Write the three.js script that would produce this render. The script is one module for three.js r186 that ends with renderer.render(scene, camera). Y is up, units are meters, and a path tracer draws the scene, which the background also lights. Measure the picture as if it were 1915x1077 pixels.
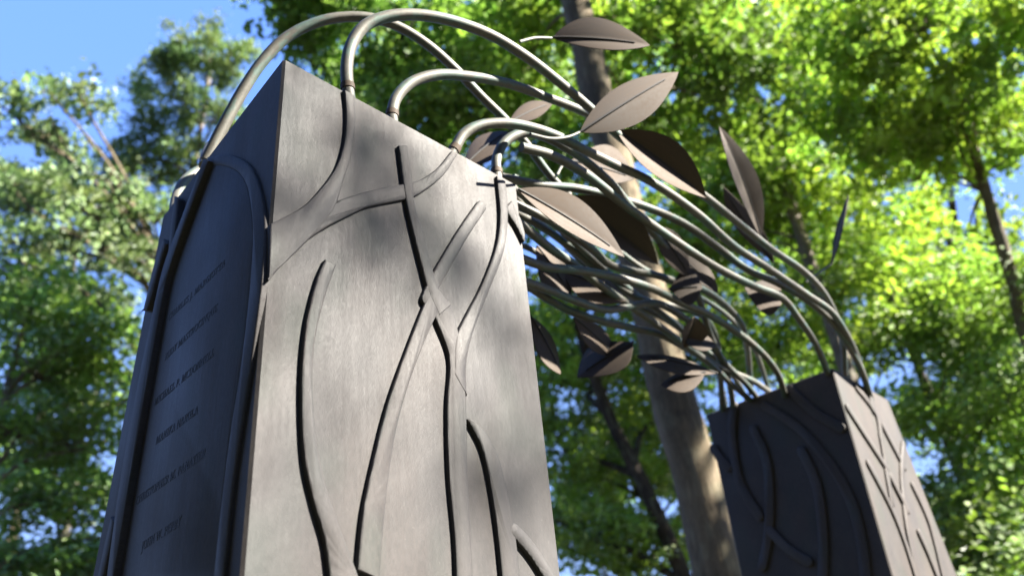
import * as THREE from 'three';
import { mergeGeometries, toCreasedNormals } from 'three/addons/utils/BufferGeometryUtils.js';
import { ConvexGeometry } from 'three/addons/geometries/ConvexGeometry.js';
import { TextGeometry } from 'three/addons/geometries/TextGeometry.js';
import { FontLoader } from 'three/addons/loaders/FontLoader.js';

// ---------------------------------------------------------------- camera, sky, sun, exposure
const V = (x, y, z) => new THREE.Vector3(x, y, z);
const scene = new THREE.Scene();
const F = 1348.43, PITCH = 0.51188, ROLL = -0.10033, EYE = V(0, 1.4, 0);   // focal length in pixels of a 1915 x 1077 frame
const upC = V(Math.sin(ROLL) * Math.cos(PITCH), -Math.cos(ROLL) * Math.cos(PITCH), Math.sin(PITCH));
const fwC = V(0, 0, 1).addScaledVector(upC, -Math.sin(PITCH)).normalize();
const rtC = V(0, 0, 0).crossVectors(fwC, upC); if (rtC.x < 0) rtC.negate();
const toWorld = (x, y, z) => { const c = V(x, y, z); return V(rtC.dot(c), upC.dot(c), -fwC.dot(c)); };
const camera = new THREE.PerspectiveCamera(2 * Math.atan(538.5 / F) * 180 / Math.PI, 1915 / 1077, 0.05, 600);
camera.position.copy(EYE);
camera.quaternion.setFromRotationMatrix(new THREE.Matrix4().makeBasis(toWorld(1, 0, 0), toWorld(0, -1, 0), toWorld(0, 0, -1)));
camera.focus = 1.72; camera.userData.fStop = 1.85;
scene.add(camera);
const ray = (px, py) => toWorld((px - 957.5) / F, (py - 538.5) / F, 1);
const at = (px, py, d) => ray(px, py).multiplyScalar(d).add(EYE);
const fwW = toWorld(0, 0, 1);
const depthOf = (p) => p.clone().sub(EYE).dot(fwW);

{ // clear sky: paler towards the horizon
  const w = 256, h = 128, a = new Float32Array(w * h * 4);
  for (let j = 0; j < h; j++) {
    const el = ((j + 0.5) / h - 0.5) * Math.PI, t = Math.pow(1 - Math.max(0, Math.sin(el)), 2.2);
    const c = el >= 0 ? [0.031 + 0.050 * t, 0.066 + 0.055 * t, 0.185 + 0.035 * t] : [0.01, 0.01, 0.008];
    for (let i = 0; i < w; i++) a.set([c[0], c[1], c[2], 1], (j * w + i) * 4);
  }
  const sky = new THREE.DataTexture(a, w, h, THREE.RGBAFormat, THREE.FloatType);
  sky.mapping = THREE.EquirectangularReflectionMapping; sky.magFilter = THREE.LinearFilter; sky.minFilter = THREE.LinearFilter;
  sky.colorSpace = THREE.LinearSRGBColorSpace; sky.needsUpdate = true;
  scene.background = sky; scene.environment = sky;
}
const SUN = V(0.77, 0.60, 0.17).normalize();
const sun = new THREE.DirectionalLight(new THREE.Color().setRGB(1, 0.93, 0.82), 5);
sun.position.copy(SUN).multiplyScalar(60); sun.castShadow = true; sun.shadow.radius = 1.5;
sun.shadow.mapSize.set(4096, 4096);
Object.assign(sun.shadow.camera, { left: -35, right: 35, top: 35, bottom: -35, near: 1, far: 140 });
scene.add(sun, sun.target);
const renderer = new THREE.WebGLRenderer({ antialias: true });
renderer.toneMapping = THREE.LinearToneMapping; renderer.toneMappingExposure = 8.0;
renderer.shadowMap.enabled = true; renderer.shadowMap.type = THREE.PCFSoftShadowMap;
renderer.setSize(1024, 575);

// ---------------------------------------------------------------- helpers
function rng(seed) { let s = seed >>> 0; return () => { s = (s + 0x6D2B79F5) | 0; let t = Math.imul(s ^ (s >>> 15), 1 | s); t = (t + Math.imul(t ^ (t >>> 7), 61 | t)) ^ t; return ((t ^ (t >>> 14)) >>> 0) / 4294967296; }; }
const R = rng(20240911);
const rr = (a, b, g = R) => a + (b - a) * g();
const gauss = (g = R) => (g() + g() + g() + g() - 2) * 0.87;
const used = {};
function numbered(n) { const k = used[n] = (used[n] ?? -1) + 1; return k ? `${n}_${String(k).padStart(3, '0')}` : n; }
function mesh(name, geo, mat, parent) { const m = new THREE.Mesh(geo, mat); m.name = name; m.castShadow = m.receiveShadow = true; parent.add(m); return m; }
function tag(o, label, category, group, kind) { Object.assign(o.userData, { label, category }); if (group) o.userData.group = group; if (kind) o.userData.kind = kind; return o; }

// tileable value noise
function noiseGrid(n, seed) { const g = rng(seed), a = new Float32Array(n * n); for (let i = 0; i < n * n; i++) a[i] = g(); return a; }
const NG = noiseGrid(256, 7);
function vn(x, y, px, py) { // periodic value noise, periods px, py in cells
  const xi = Math.floor(x), yi = Math.floor(y), fx = x - xi, fy = y - yi, sx = fx * fx * (3 - 2 * fx), sy = fy * fy * (3 - 2 * fy);
  const m = (a, p) => ((a % p) + p) % p, v = (i, j) => NG[(m(j, py) * 57 + m(i, px) * 131 + m(j, py) * m(i, px) * 7) % 65536];
  const a = v(xi, yi), b = v(xi + 1, yi), c = v(xi, yi + 1), d = v(xi + 1, yi + 1);
  return a + (b - a) * sx + (c - a) * sy + (a - b - c + d) * sx * sy;
}
function texture(w, h, fn, srgb) {
  const a = new Uint8Array(w * h * 4);
  for (let j = 0; j < h; j++) for (let i = 0; i < w; i++) { const c = fn(i / w, j / h); for (let k = 0; k < 3; k++) a[(j * w + i) * 4 + k] = Math.max(0, Math.min(255, c[k] * 255)); a[(j * w + i) * 4 + 3] = 255; }
  const t = new THREE.DataTexture(a, w, h, THREE.RGBAFormat); t.wrapS = t.wrapT = THREE.RepeatWrapping; t.magFilter = THREE.LinearFilter; t.minFilter = THREE.LinearMipmapLinearFilter; t.generateMipmaps = true;
  if (srgb) t.colorSpace = THREE.SRGBColorSpace; t.needsUpdate = true; return t;
}
const toS = (l) => l <= 0.0031308 ? 12.92 * l : 1.055 * Math.pow(l, 1 / 2.4) - 0.055;
const mix = (a, b, t) => a + (b - a) * t;
const clamp = (x, a = 0, b = 1) => Math.max(a, Math.min(b, x));

// ---------------------------------------------------------------- materials
// bronze: brushed vertically, brown-grey with faint lighter streaks and pale specks (uv in metres, one tile = 1 m)
function bronzeTone(u, v) {
  const streak = 0.5 * vn(u * 140, v * 11, 140, 11) + 0.3 * vn(u * 380 + 9, v * 34, 380, 34) + 0.2 * vn(u * 60 + 3, v * 3, 60, 3);
  const broad = 0.6 * vn(u * 5, v * 3, 5, 3) + 0.4 * vn(u * 13 + 5, v * 7, 13, 7);
  const fine = vn(u * 500, v * 260, 500, 260);
  return { streak, broad, fine };
}
const bronzeMap = texture(1024, 1024, (u, v) => {
  const { streak, broad, fine } = bronzeTone(u, v);
  const cloud = 0.55 * vn(u * 6 + 1, v * 3, 6, 3) + 0.45 * vn(u * 15 + 5, v * 13, 15, 13), wash = vn(u * 34 + 7, v * 2 + 1, 34, 2) * vn(u * 90 + 3, v * 5, 90, 5);
  const grain = vn(u * 210 + 21, v * 95 + 3, 210, 95);
  let t = 0.68 + 0.22 * (streak - 0.5) + 0.46 * (cloud - 0.5) + 0.22 * (broad - 0.5) + 0.30 * (fine - 0.5) + 0.26 * (grain - 0.5);
  if (wash > 0.5) t += (wash - 0.5) * 0.5;
  const spot = vn(u * 210 + 40, v * 170, 210, 170), sp = spot > 0.955 ? (spot - 0.955) * 14 : 0;
  const pit = vn(u * 260 + 11, v * 120 + 5, 260, 120); if (pit < 0.05) t *= 0.65;
  const warm = vn(u * 9 + 2, v * 4 + 1, 9, 4), green = clamp((vn(u * 12 + 4, v * 7 + 2, 12, 7) - 0.55) * 3);
  return [toS(clamp(0.0310 * t + 0.0050 * warm * t - 0.004 * green + sp * 0.055)), toS(clamp(0.0295 * t + sp * 0.055)), toS(clamp(0.0305 * t - 0.003 * warm * t - 0.002 * green + sp * 0.052))];
}, true);
const bronzeRough = texture(512, 512, (u, v) => { const { streak, broad, fine } = bronzeTone(u, v); const r = 0.57 + 0.08 * streak + 0.16 * (broad - 0.5) + 0.08 * fine; return [r, r, r]; });
const bronzeBump = texture(1024, 1024, (u, v) => { const { streak, fine } = bronzeTone(u, v); const b = 0.6 * streak + 0.4 * fine; return [b, b, b]; });
const bronze = new THREE.MeshPhysicalMaterial({ name: 'bronze', map: bronzeMap, roughnessMap: bronzeRough, roughness: 1.12, metalness: 0.2, ior: 1.6, bumpMap: bronzeBump, bumpScale: 0.0003 });
const relief = bronze;
const brownBronze = bronze.clone(); brownBronze.name = 'brown bronze'; brownBronze.color.setRGB(1.22, 1.06, 0.88);
const patinaMap = texture(512, 512, (u, v) => {
  const a = vn(u * 4, v * 12, 4, 12), b = vn(u * 16 + 3, v * 50, 16, 50), c = vn(u * 60, v * 240, 60, 240), g = clamp((a * 0.6 + b * 0.4 - 0.42) * 4);
  const t = 0.72 + 0.3 * (b - 0.5) + 0.3 * (c - 0.5);
  return [toS(mix(0.112, 0.074, g) * t), toS(mix(0.108, 0.115, g) * t), toS(mix(0.090, 0.098, g) * t)];
}, true);
const patina = new THREE.MeshPhysicalMaterial({ name: 'patina bronze', map: patinaMap, roughness: 0.6, metalness: 0.25, bumpMap: patinaMap, bumpScale: 0.0006 });
const leafMap = texture(512, 512, (u, v) => { const { streak, broad, fine } = bronzeTone(u, v), t = 0.7 + 0.3 * (streak - 0.5) + 0.6 * (broad - 0.5) + 0.25 * (fine - 0.5); return [toS(0.073 * t), toS(0.050 * t), toS(0.0325 * t)]; }, true);
const leafBronze = new THREE.MeshPhysicalMaterial({ name: 'leaf bronze', map: leafMap, roughnessMap: bronzeRough, roughness: 1.25, metalness: 0.2, color: new THREE.Color().setRGB(1, 1, 1) });
const darkPatina = new THREE.MeshStandardMaterial({ name: 'dark patina', color: new THREE.Color().setRGB(0.019, 0.0185, 0.0185), roughness: 0.7, metalness: 0.2 });
const barkFn = (r, g, b, seed, rough = 1) => texture(512, 1024, (u, v) => {
  const ridge = Math.abs(2 * vn(u * 22 + 2 * vn(u * 6, v * 8, 6, 8), v * 9 + seed, 22, 9) - 1), f = vn(u * 90, v * 70, 90, 70), br = vn(u * 3 + seed, v * 4, 3, 4), li = clamp((vn(u * 7 + 3, v * 11 + seed, 7, 11) - 0.62) * 5);
  const t = 0.45 + 0.45 * mix(0.5, ridge, rough) + 0.25 * (f - 0.5) + 0.5 * (br - 0.5);
  return [toS(clamp(r * t + li * 0.05 * (rough - 0.3))), toS(clamp(g * t + li * 0.06 * (rough - 0.3))), toS(clamp(b * t + li * 0.04 * (rough - 0.3)))];
}, true);
const barkBump = texture(512, 1024, (u, v) => { const r = Math.abs(2 * vn(u * 22 + 2 * vn(u * 6, v * 8, 6, 8), v * 9, 22, 9) - 1) * 0.8 + 0.2 * vn(u * 90, v * 70, 90, 70); return [r, r, r]; });
const barkGrey = new THREE.MeshStandardMaterial({ name: 'grey bark', map: barkFn(0.175, 0.135, 0.082, 1, 0.7), bumpMap: barkBump, bumpScale: 0.006, roughness: 0.95 });
const barkDark = new THREE.MeshStandardMaterial({ name: 'dark bark', map: barkFn(0.055, 0.04, 0.03, 5), bumpMap: barkBump, bumpScale: 0.02, roughness: 0.95 });
const barkPale = new THREE.MeshStandardMaterial({ name: 'pale bark', map: barkFn(0.23, 0.19, 0.15, 9), bumpMap: barkBump, bumpScale: 0.01, roughness: 0.95 });
function leafMat(name, r, g, b, tr) { return new THREE.MeshPhysicalMaterial({ name, color: new THREE.Color().setRGB(r, g, b), roughness: 0.95, transmission: tr, thickness: 0, side: THREE.DoubleSide, specularIntensity: 0.8 }); }
const GREEN = {
  bright: leafMat('bright leaves', 0.215, 0.345, 0.037, 0.6),
  mid: leafMat('green leaves', 0.175, 0.30, 0.037, 0.55),
  deep: leafMat('deep green leaves', 0.16, 0.29, 0.045, 0.52),
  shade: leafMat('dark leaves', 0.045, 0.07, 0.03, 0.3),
  blue: leafMat('cool green leaves', 0.14, 0.22, 0.07, 0.45),
};

// ---------------------------------------------------------------- ground
{
  const g = new THREE.CircleGeometry(260, 96); g.rotateX(-Math.PI / 2);
  const uv = g.attributes.uv; for (let i = 0; i < uv.count; i++) uv.setXY(i, g.attributes.position.getX(i) / 3, g.attributes.position.getZ(i) / 3);
  const gm = texture(512, 512, (u, v) => { const a = vn(u * 8, v * 8, 8, 8), b = vn(u * 60, v * 60, 60, 60), c = vn(u * 160, v * 160, 160, 160), t = 0.5 + 0.5 * b + 0.3 * (c - 0.5); return [toS(mix(0.022, 0.05, a) * t), toS(mix(0.034, 0.042, a) * t), toS(mix(0.012, 0.026, a) * t)]; }, true);
  const o = mesh('ground', g, new THREE.MeshStandardMaterial({ name: 'woodland lawn', map: gm, roughness: 1 }), scene);
  o.userData.kind = 'structure'; o.userData.label = 'shaded woodland lawn below the bronze memorial';
}

// ---------------------------------------------------------------- the memorial
const memorial = new THREE.Group(); memorial.name = 'memorial_sculpture'; scene.add(memorial);
tag(memorial, 'bronze memorial of two square pillars joined by arching leafy stems', 'sculpture');

// closest point on the sight line through a pixel to the vertical line through p
function onRayNear(p, px, py) {
  const d = ray(px, py).normalize(), w = EYE.clone().sub(p), u = V(0, 1, 0), b = d.dot(u), D = d.dot(w), E = u.dot(w), den = 1 - b * b;
  return EYE.clone().addScaledVector(d, (b * E - D) / den);
}
function rayPlane(px, py, o, n) { const d = ray(px, py); return EYE.clone().addScaledVector(d, o.clone().sub(EYE).dot(n) / d.dot(n)); }
function makePillar(m) {
  const yaw = m.yaw, e = [Math.cos(yaw), Math.sin(yaw)], q = [-Math.sin(yaw), Math.cos(yaw)];
  const P = (a, l) => V(m.x + e[0] * a + q[0] * l, EYE.y + m.H, -(m.z + e[1] * a + q[1] * l));
  const top = (px, a, l) => at(px[0], px[1], depthOf(P(a, l)));
  const C = top(m.C, 0, 0), A = top(m.A, m.wA, 0), L = top(m.L, 0, m.wL), B = A.clone().add(L).sub(C);
  const down = (t, p) => { const k = t.y / (t.y - p.y); return t.clone().lerp(p, k); };
  const Cb = down(C, onRayNear(C, ...m.Cb));
  const nA = A.clone().sub(C).cross(Cb.clone().sub(C)).normalize(); if (nA.dot(EYE.clone().sub(C)) < 0) nA.negate();
  const nL = L.clone().sub(C).cross(Cb.clone().sub(C)).normalize(); if (nL.dot(EYE.clone().sub(C)) < 0) nL.negate();
  const Ab = down(A, rayPlane(...m.Ab, C, nA)), Lb = down(L, rayPlane(...m.Lb, C, nL)), Bb = Ab.clone().add(Lb).sub(Cb);
  const face = (o, to, n) => { const v = Cb.clone().sub(C).normalize().negate(), u = to.clone().sub(o); u.addScaledVector(v, -u.dot(v)).normalize(); return { o, u, v, n }; };
  const fA = face(C, A, nA), fL = face(C, L, nL); fL.u.negate();   // u runs left to right as one looks at the face
  const up = [C, A, B, L], lo = [Cb, Ab, Bb, Lb], pts = [], s = 0.006;
  for (let i = 0; i < 4; i++) for (const [row, other] of [[up, lo], [lo, up]]) {
    const c = row[i], e1 = row[(i + 1) % 4].clone().sub(c).normalize(), e2 = row[(i + 3) % 4].clone().sub(c).normalize(), e3 = other[i].clone().sub(c).normalize();
    for (const [x, y] of [[e1, e2], [e1, e3], [e2, e3]]) pts.push(c.clone().addScaledVector(x, s).addScaledVector(y, s));
  }
  const g = new ConvexGeometry(pts), p = g.attributes.position, n = g.attributes.normal, uv = new Float32Array(p.count * 2);
  for (let i = 0; i < p.count; i++) {
    const w = V().fromBufferAttribute(p, i), nn = V().fromBufferAttribute(n, i), d = w.sub(C);
    const au = Math.abs(nn.dot(nA)) > Math.abs(nn.dot(nL)) ? d.dot(fA.u) : d.dot(fL.u) + 0.37;
    uv[2 * i] = au; uv[2 * i + 1] = Math.abs(nn.y) > 0.8 ? d.dot(fL.u) : d.dot(fA.v);
  }
  g.setAttribute('uv', new THREE.BufferAttribute(uv, 2));
  const o = mesh('pillar', g, m.mat ?? bronze, memorial);
  return { o, fA, fL, C, A, L, B };
}
const P1 = makePillar({ x: -0.4962, z: 1.2456, yaw: 0.8054, H: 1.4, wA: 0.787, wL: 0.7956, C: [530, 107], A: [966, 344], L: [304, 403], Cb: [450, 1077], Ab: [1050, 1077], Lb: [172, 1077] });
const KS = 0.884;
const P2 = makePillar({ x: 1.81 * KS, z: 4.027 * KS, yaw: 0.8065, H: 1.5016 * KS, wA: 0.9218 * KS, wL: 0.861 * KS, mat: brownBronze, C: [1558, 688], A: [1661, 747], L: [1321, 775], Cb: [1671, 1077], Ab: [1791, 1077], Lb: [1387, 1077] });
P1.o.userData.label = 'near pillar with a plaque of names on its shaded face'; P2.o.userData.label = 'far pillar, its near side in black shade';

const smooth = (pts, n) => { if (pts.length < 3) return new THREE.LineCurve(pts[0], pts[1]).getPoints(n); return new THREE.SplineCurve(pts).getPoints(n); };
function pxOnFace(f, h, px) { const p = rayPlane(px[0], px[1], f.o.clone().addScaledVector(f.n, h), f.n).sub(f.o); return new THREE.Vector2(p.dot(f.u), p.dot(f.v)); }
function faceMatrix(f, h) { return new THREE.Matrix4().makeBasis(f.u, f.v, f.n).setPosition(f.o.clone().addScaledVector(f.n, h)); }
function raised(f, outline, h, name, parent, mat = relief, bev = Math.min(0.0048, h * 0.6)) {
  const s = new THREE.Shape(outline), d = h + 0.004;
  const g = new THREE.ExtrudeGeometry(s, { depth: d - bev, bevelEnabled: true, bevelThickness: bev, bevelSize: bev * 0.9, bevelOffset: -bev * 0.9, bevelSegments: 4, steps: 1, curveSegments: 4 });
  const gc = toCreasedNormals(g, 0.7); gc.applyMatrix4(faceMatrix(f, -0.004));
  return mesh(name, gc, mat, parent);
}
// a raised stem between its two edges, given as they run down the face
function strip(P, f, left, right, h, name = 'relief_stem') {
  const a = smooth(left.map((p) => pxOnFace(f, h, p)), 40), b = smooth(right.map((p) => pxOnFace(f, h, p)), 40);
  return raised(f, [...a, ...b.reverse()], h, name, P.o);
}
// a raised stem of even width along its middle line
function band(P, f, mid, w, h, round = true, name = 'relief_stem') {
  const c = smooth(mid.map((p) => pxOnFace(f, h, p)), 36), L = [], Rr = [];
  for (let i = 0; i < c.length; i++) {
    const t = c[Math.min(i + 1, c.length - 1)].clone().sub(c[Math.max(i - 1, 0)]).normalize();
    L.push(new THREE.Vector2(c[i].x - t.y * w / 2, c[i].y + t.x * w / 2)); Rr.push(new THREE.Vector2(c[i].x + t.y * w / 2, c[i].y - t.x * w / 2));
  }
  const cap = (p, from) => { const o = []; const a0 = Math.atan2(from.y - p.y, from.x - p.x); for (let k = 1; k < 6; k++) o.push(new THREE.Vector2(p.x + Math.cos(a0 - k * Math.PI / 6) * w / 2, p.y + Math.sin(a0 - k * Math.PI / 6) * w / 2)); return o; };
  const out = round ? [...L, ...cap(c[c.length - 1], L[L.length - 1]), ...Rr.reverse(), ...cap(c[0], Rr[Rr.length - 1])] : [...L, ...Rr.reverse()];
  return raised(f, out, h, name, P.o, P.o.material);
}
{ // raised stems on the sunlit face of the near pillar
  const f = P1.fA, S = (l, r, h) => strip(P1, f, l, r, h);
  S([[644, 166], [648, 210], [645, 260], [630, 310], [600, 352], [565, 386], [506, 418]], [[664, 178], [665, 230], [657, 290], [642, 340], [624, 392], [580, 445], [502, 520]], 0.0120);
  S([[846, 281], [820, 312], [790, 333], [765, 341], [690, 356], [632, 374]], [[856, 288], [832, 325], [800, 352], [765, 370], [680, 389], [600, 431]], 0.0108);
  S([[600, 375], [560, 400], [506, 440]], [[690, 384], [600, 431], [540, 482], [502, 526]], 0.0112);
  S([[746, 271], [754, 335], [762, 385], [776, 445], [790, 500], [803, 548], [822, 590]], [[762, 271], [771, 330], [777, 385], [793, 435], [808, 495], [822, 540], [845, 570]], 0.0130);
  S([[812, 535], [801, 552], [766, 640], [727, 750], [697, 870], [679, 960], [669, 1066]], [[836, 560], [812, 600], [775, 690], [745, 790], [728, 890], [717, 1000], [711, 1085]], 0.0124);
  S([[808, 575], [817, 600], [841, 668], [837, 760], [840, 880], [851, 1000], [855, 1090]], [[840, 560], [858, 620], [868, 680], [873, 760], [875, 880], [882, 1000], [886, 1090]], 0.0116);
  S([[609, 484], [592, 525], [572, 610], [564, 720], [569, 850], [588, 940], [608, 1010], [618, 1090]], [[629, 495], [607, 560], [588, 650], [587, 760], [601, 870], [631, 970], [668, 1068], [674, 1090]], 0.0128);
  band(P1, f, [[902, 384], [872, 428], [842, 478], [814, 528], [800, 560]], 0.034, 0.0122);
  S([[930, 328], [936, 400], [929, 460], [903, 530], [872, 590], [853, 634], [850, 700]], [[946, 338], [951, 400], [943, 470], [913, 550], [886, 620], [873, 680], [874, 740]], 0.0126);
  S([[872, 783], [884, 800], [903, 840], [918, 905], [932, 1000], [941, 1090]], [[884, 783], [908, 805], [933, 855], [950, 920], [965, 1000], [975, 1090]], 0.0120);
  band(P1, f, [[964, 992], [980, 1008], [1003, 1037], [1036, 1090]], 0.034, 0.0122);
  S([[948, 385], [952, 400], [966, 422], [981, 452]], [[958, 375], [966, 392], [976, 412], [983, 437]], 0.0130);
}
{ // plaque of names, its frame and the stems beside it on the shaded face
  const f = P1.fL, S = (l, r, h, n) => strip(P1, f, l, r, h, n);
  const h = 0.0055, edge = [[396, 307], [418, 308], [446, 322], [462, 352], [470, 400], [472, 450], [466, 540], [450, 680], [431, 800], [414, 930], [398, 1090]];
  const le = [[389, 311], [358, 400], [326, 500], [311, 572], [284, 726], [253, 902], [221, 1090]];
  strip(P1, f, le, edge, h, 'name_plaque').userData.label = 'dark plaque with six engraved names';
  S([[386, 293], [420, 288], [456, 301], [476, 328], [489, 375], [494, 425], [491, 490], [483, 570], [465, 700], [446, 820], [431, 930], [415, 1090]], [[386, 309], [416, 309], [444, 322], [461, 352], [469, 400], [471, 450], [465, 540], [449, 680], [430, 800], [413, 930], [396, 1090]], 0.0085, 'plaque_frame');
  S([[379, 297], [340, 400], [306, 490], [286, 572], [254, 726], [222, 902], [196, 1090]], [[388, 300], [350, 402], [315, 502], [299, 572], [271, 726], [240, 902], [208, 1090]], 0.022, 'plaque_frame');
  S([[325, 366], [318, 420], [311, 490]], [[332, 372], [326, 430], [317, 496]], 0.020);
  S([[304, 446], [285, 500], [268, 572], [264, 580]], [[309, 455], [294, 505], [280, 560], [272, 580]], 0.024);
  S([[206, 965], [195, 1010], [178, 1090]], [[211, 975], [204, 1020], [188, 1090]], 0.020);
  const font = await new FontLoader().loadAsync('fonts/droid/droid_serif_regular.typeface.json');
  for (const [txt, s, e, hp] of [['CHARLES J. MARGIOTTA', [314, 600], [420, 496], 13], ['RUDY MASTROCINQUE', [307, 675], [405, 581], 14], ['MICHAEL P. MCDONNELL', [287, 760], [399, 665], 15], ['MANIKA NARULA', [290, 832], [369, 773], 16], ['CHRISTOPHER M. PANATIER', [253, 945], [383, 854], 17], ['JOHN W. PERRY', [263, 1031], [337, 982], 18]]) {
    const a = pxOnFace(f, h, s), b = pxOnFace(f, h, e), t = pxOnFace(f, h, [(s[0] + e[0]) / 2 + 2, (s[1] + e[1]) / 2 - hp]), mid = pxOnFace(f, h, [(s[0] + e[0]) / 2, (s[1] + e[1]) / 2]);
    const g = new TextGeometry(txt, { font, size: 1, depth: 0.0005, curveSegments: 4 }); g.computeBoundingBox();
    const bb = g.boundingBox, sx = (b.x - a.x) / (bb.max.x - bb.min.x), sy = t.y - mid.y;
    g.translate(-bb.min.x, 0, 0); g.scale(sx, sy, 1);
    g.applyMatrix4(new THREE.Matrix4().makeRotationZ(Math.atan2(b.y - a.y, b.x - a.x))).translate(a.x, a.y, 0);
    g.applyMatrix4(faceMatrix(f, h + 0.0002));
    mesh('inscription', g, darkPatina, P1.o);
  }
}
{ // far pillar
  const f = P2.fA, q = P2.fL;
  const lineStrips = [[[1600, 723], [1637, 774], [1647, 823], [1655, 867], [1658, 890], [1667, 940]], [[1584, 762], [1620, 818], [1657, 875]], [[1651, 798], [1670, 835], [1690, 873]], [[1694, 831], [1691, 883], [1697, 956], [1706, 1013], [1724, 1090]], [[1665, 892], [1680, 922], [1696, 954]], [[1623, 867], [1665, 948], [1690, 1010], [1714, 1085]], [[1706, 908], [1738, 981], [1766, 1090]], [[1718, 997], [1735, 1035], [1755, 1085]], [[1620, 716], [1626, 740], [1632, 766]]];
  lineStrips.forEach((l, i) => band(P2, f, l.map(([x, y]) => [x + (i === 3 ? -1 : 4.5), y]), 0.045, 0.011 + 0.0005 * (i % 5)));
  const dark = [[[1430, 758], [1495, 802], [1552, 867], [1592, 940], [1612, 1017], [1620, 1090]], [[1479, 729], [1520, 768], [1572, 800]], [[1499, 843], [1527, 908], [1539, 1005], [1538, 1090]], [[1408, 802], [1434, 867], [1438, 981], [1425, 1060]], [[1371, 758], [1369, 819], [1383, 900], [1420, 965]], [[1334, 838], [1346, 856], [1361, 873]], [[1440, 993], [1475, 1028], [1511, 1050]]];
  dark.forEach((l, i) => band(P2, q, l, 0.05, 0.013 + 0.0006 * i));
}

// a tapered round bar through points
function bar(pts, r0, r1, seg = 64, sides = 14, curve = null) {
  const c = curve || new THREE.CatmullRomCurve3(pts, false, 'centripetal'), fr = c.computeFrenetFrames(seg, false), pos = [], nor = [], uv = [], idx = [], len = c.getLength();
  for (let i = 0; i <= seg; i++) {
    const t = i / seg, p = c.getPointAt(t), rad = mix(r0, r1, t);
    for (let k = 0; k <= sides; k++) {
      const a = k / sides * 2 * Math.PI, n = fr.normals[i].clone().multiplyScalar(Math.cos(a)).addScaledVector(fr.binormals[i], Math.sin(a));
      pos.push(p.x + n.x * rad, p.y + n.y * rad, p.z + n.z * rad); nor.push(n.x, n.y, n.z); uv.push(k / sides, t * len);
    }
  }
  for (let i = 0; i < seg; i++) for (let k = 0; k < sides; k++) { const a = i * (sides + 1) + k, b = a + sides + 1; idx.push(a, a + 1, b, b, a + 1, b + 1); }
  for (const [i, flip] of [[0, 0], [seg, 1]]) { // end caps
    const c0 = pos.length / 3, p = c.getPointAt(i / seg), t = fr.tangents[i], s = flip ? 1 : -1;
    pos.push(p.x, p.y, p.z); nor.push(t.x * s, t.y * s, t.z * s); uv.push(0.5, 0.5);
    for (let k = 0; k <= sides; k++) { const a = i * (sides + 1) + k; pos.push(pos[a * 3], pos[a * 3 + 1], pos[a * 3 + 2]); nor.push(t.x * s, t.y * s, t.z * s); uv.push(0.5, 0.5); }
    for (let k = 0; k < sides; k++) flip ? idx.push(c0, c0 + 1 + k, c0 + 2 + k) : idx.push(c0, c0 + 2 + k, c0 + 1 + k);
  }
  const g = new THREE.BufferGeometry();
  g.setAttribute('position', new THREE.Float32BufferAttribute(pos, 3)); g.setAttribute('normal', new THREE.Float32BufferAttribute(nor, 3)); g.setAttribute('uv', new THREE.Float32BufferAttribute(uv, 2)); g.setIndex(idx);
  return g;
}
// points of a stem: sight lines with inverse depth running evenly from d0 to d1
function run(px, d0, d1) {
  const acc = [0]; for (let i = 1; i < px.length; i++) acc.push(acc[i - 1] + Math.hypot(px[i][0] - px[i - 1][0], px[i][1] - px[i - 1][1]));
  return px.map((p, i) => at(p[0], p[1], 1 / mix(1 / d0, 1 / d1, acc[i] / acc[acc.length - 1])));
}
const dA = (x, y) => depthOf(rayPlane(x, y, P1.C, P1.fA.n)), dL = (x, y) => depthOf(rayPlane(x, y, P1.C, P1.fL.n));
const d2L = (x, y) => depthOf(rayPlane(x, y, P2.C, P2.fL.n)), d2A = (x, y) => depthOf(rayPlane(x, y, P2.C, P2.fA.n));
const stems = [];
function stem(px, d0, d1, r0 = 0.0165, r1 = 0.0165, seam = null) { const pts = run(px, d0, d1); const m = mesh('bronze_stem', bar(pts, r0, r1, 20 + px.length * 8), patina, memorial); if (seam) collar(m, pts, seam, r0 * 1.13); return m; }
function collar(m, pts, px, r) { const c = new THREE.CatmullRomCurve3(pts, false, 'centripetal'); let k = 0, bd = 1e9; for (let i = 0; i <= 300; i++) { const p = c.getPointAt(i / 300), d = p.clone().sub(at(px[0], px[1], depthOf(p))).length(); if (d < bd) { bd = d; k = i / 300; } } const L = 0.009 / c.getLength(); mesh('seam_collar', bar([c.getPointAt(Math.max(0, k - L)), c.getPointAt(k), c.getPointAt(k + L)], r, r, 6, 18), leafBronze, m); }
const D2 = (x, y) => d2L(x, y);
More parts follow.
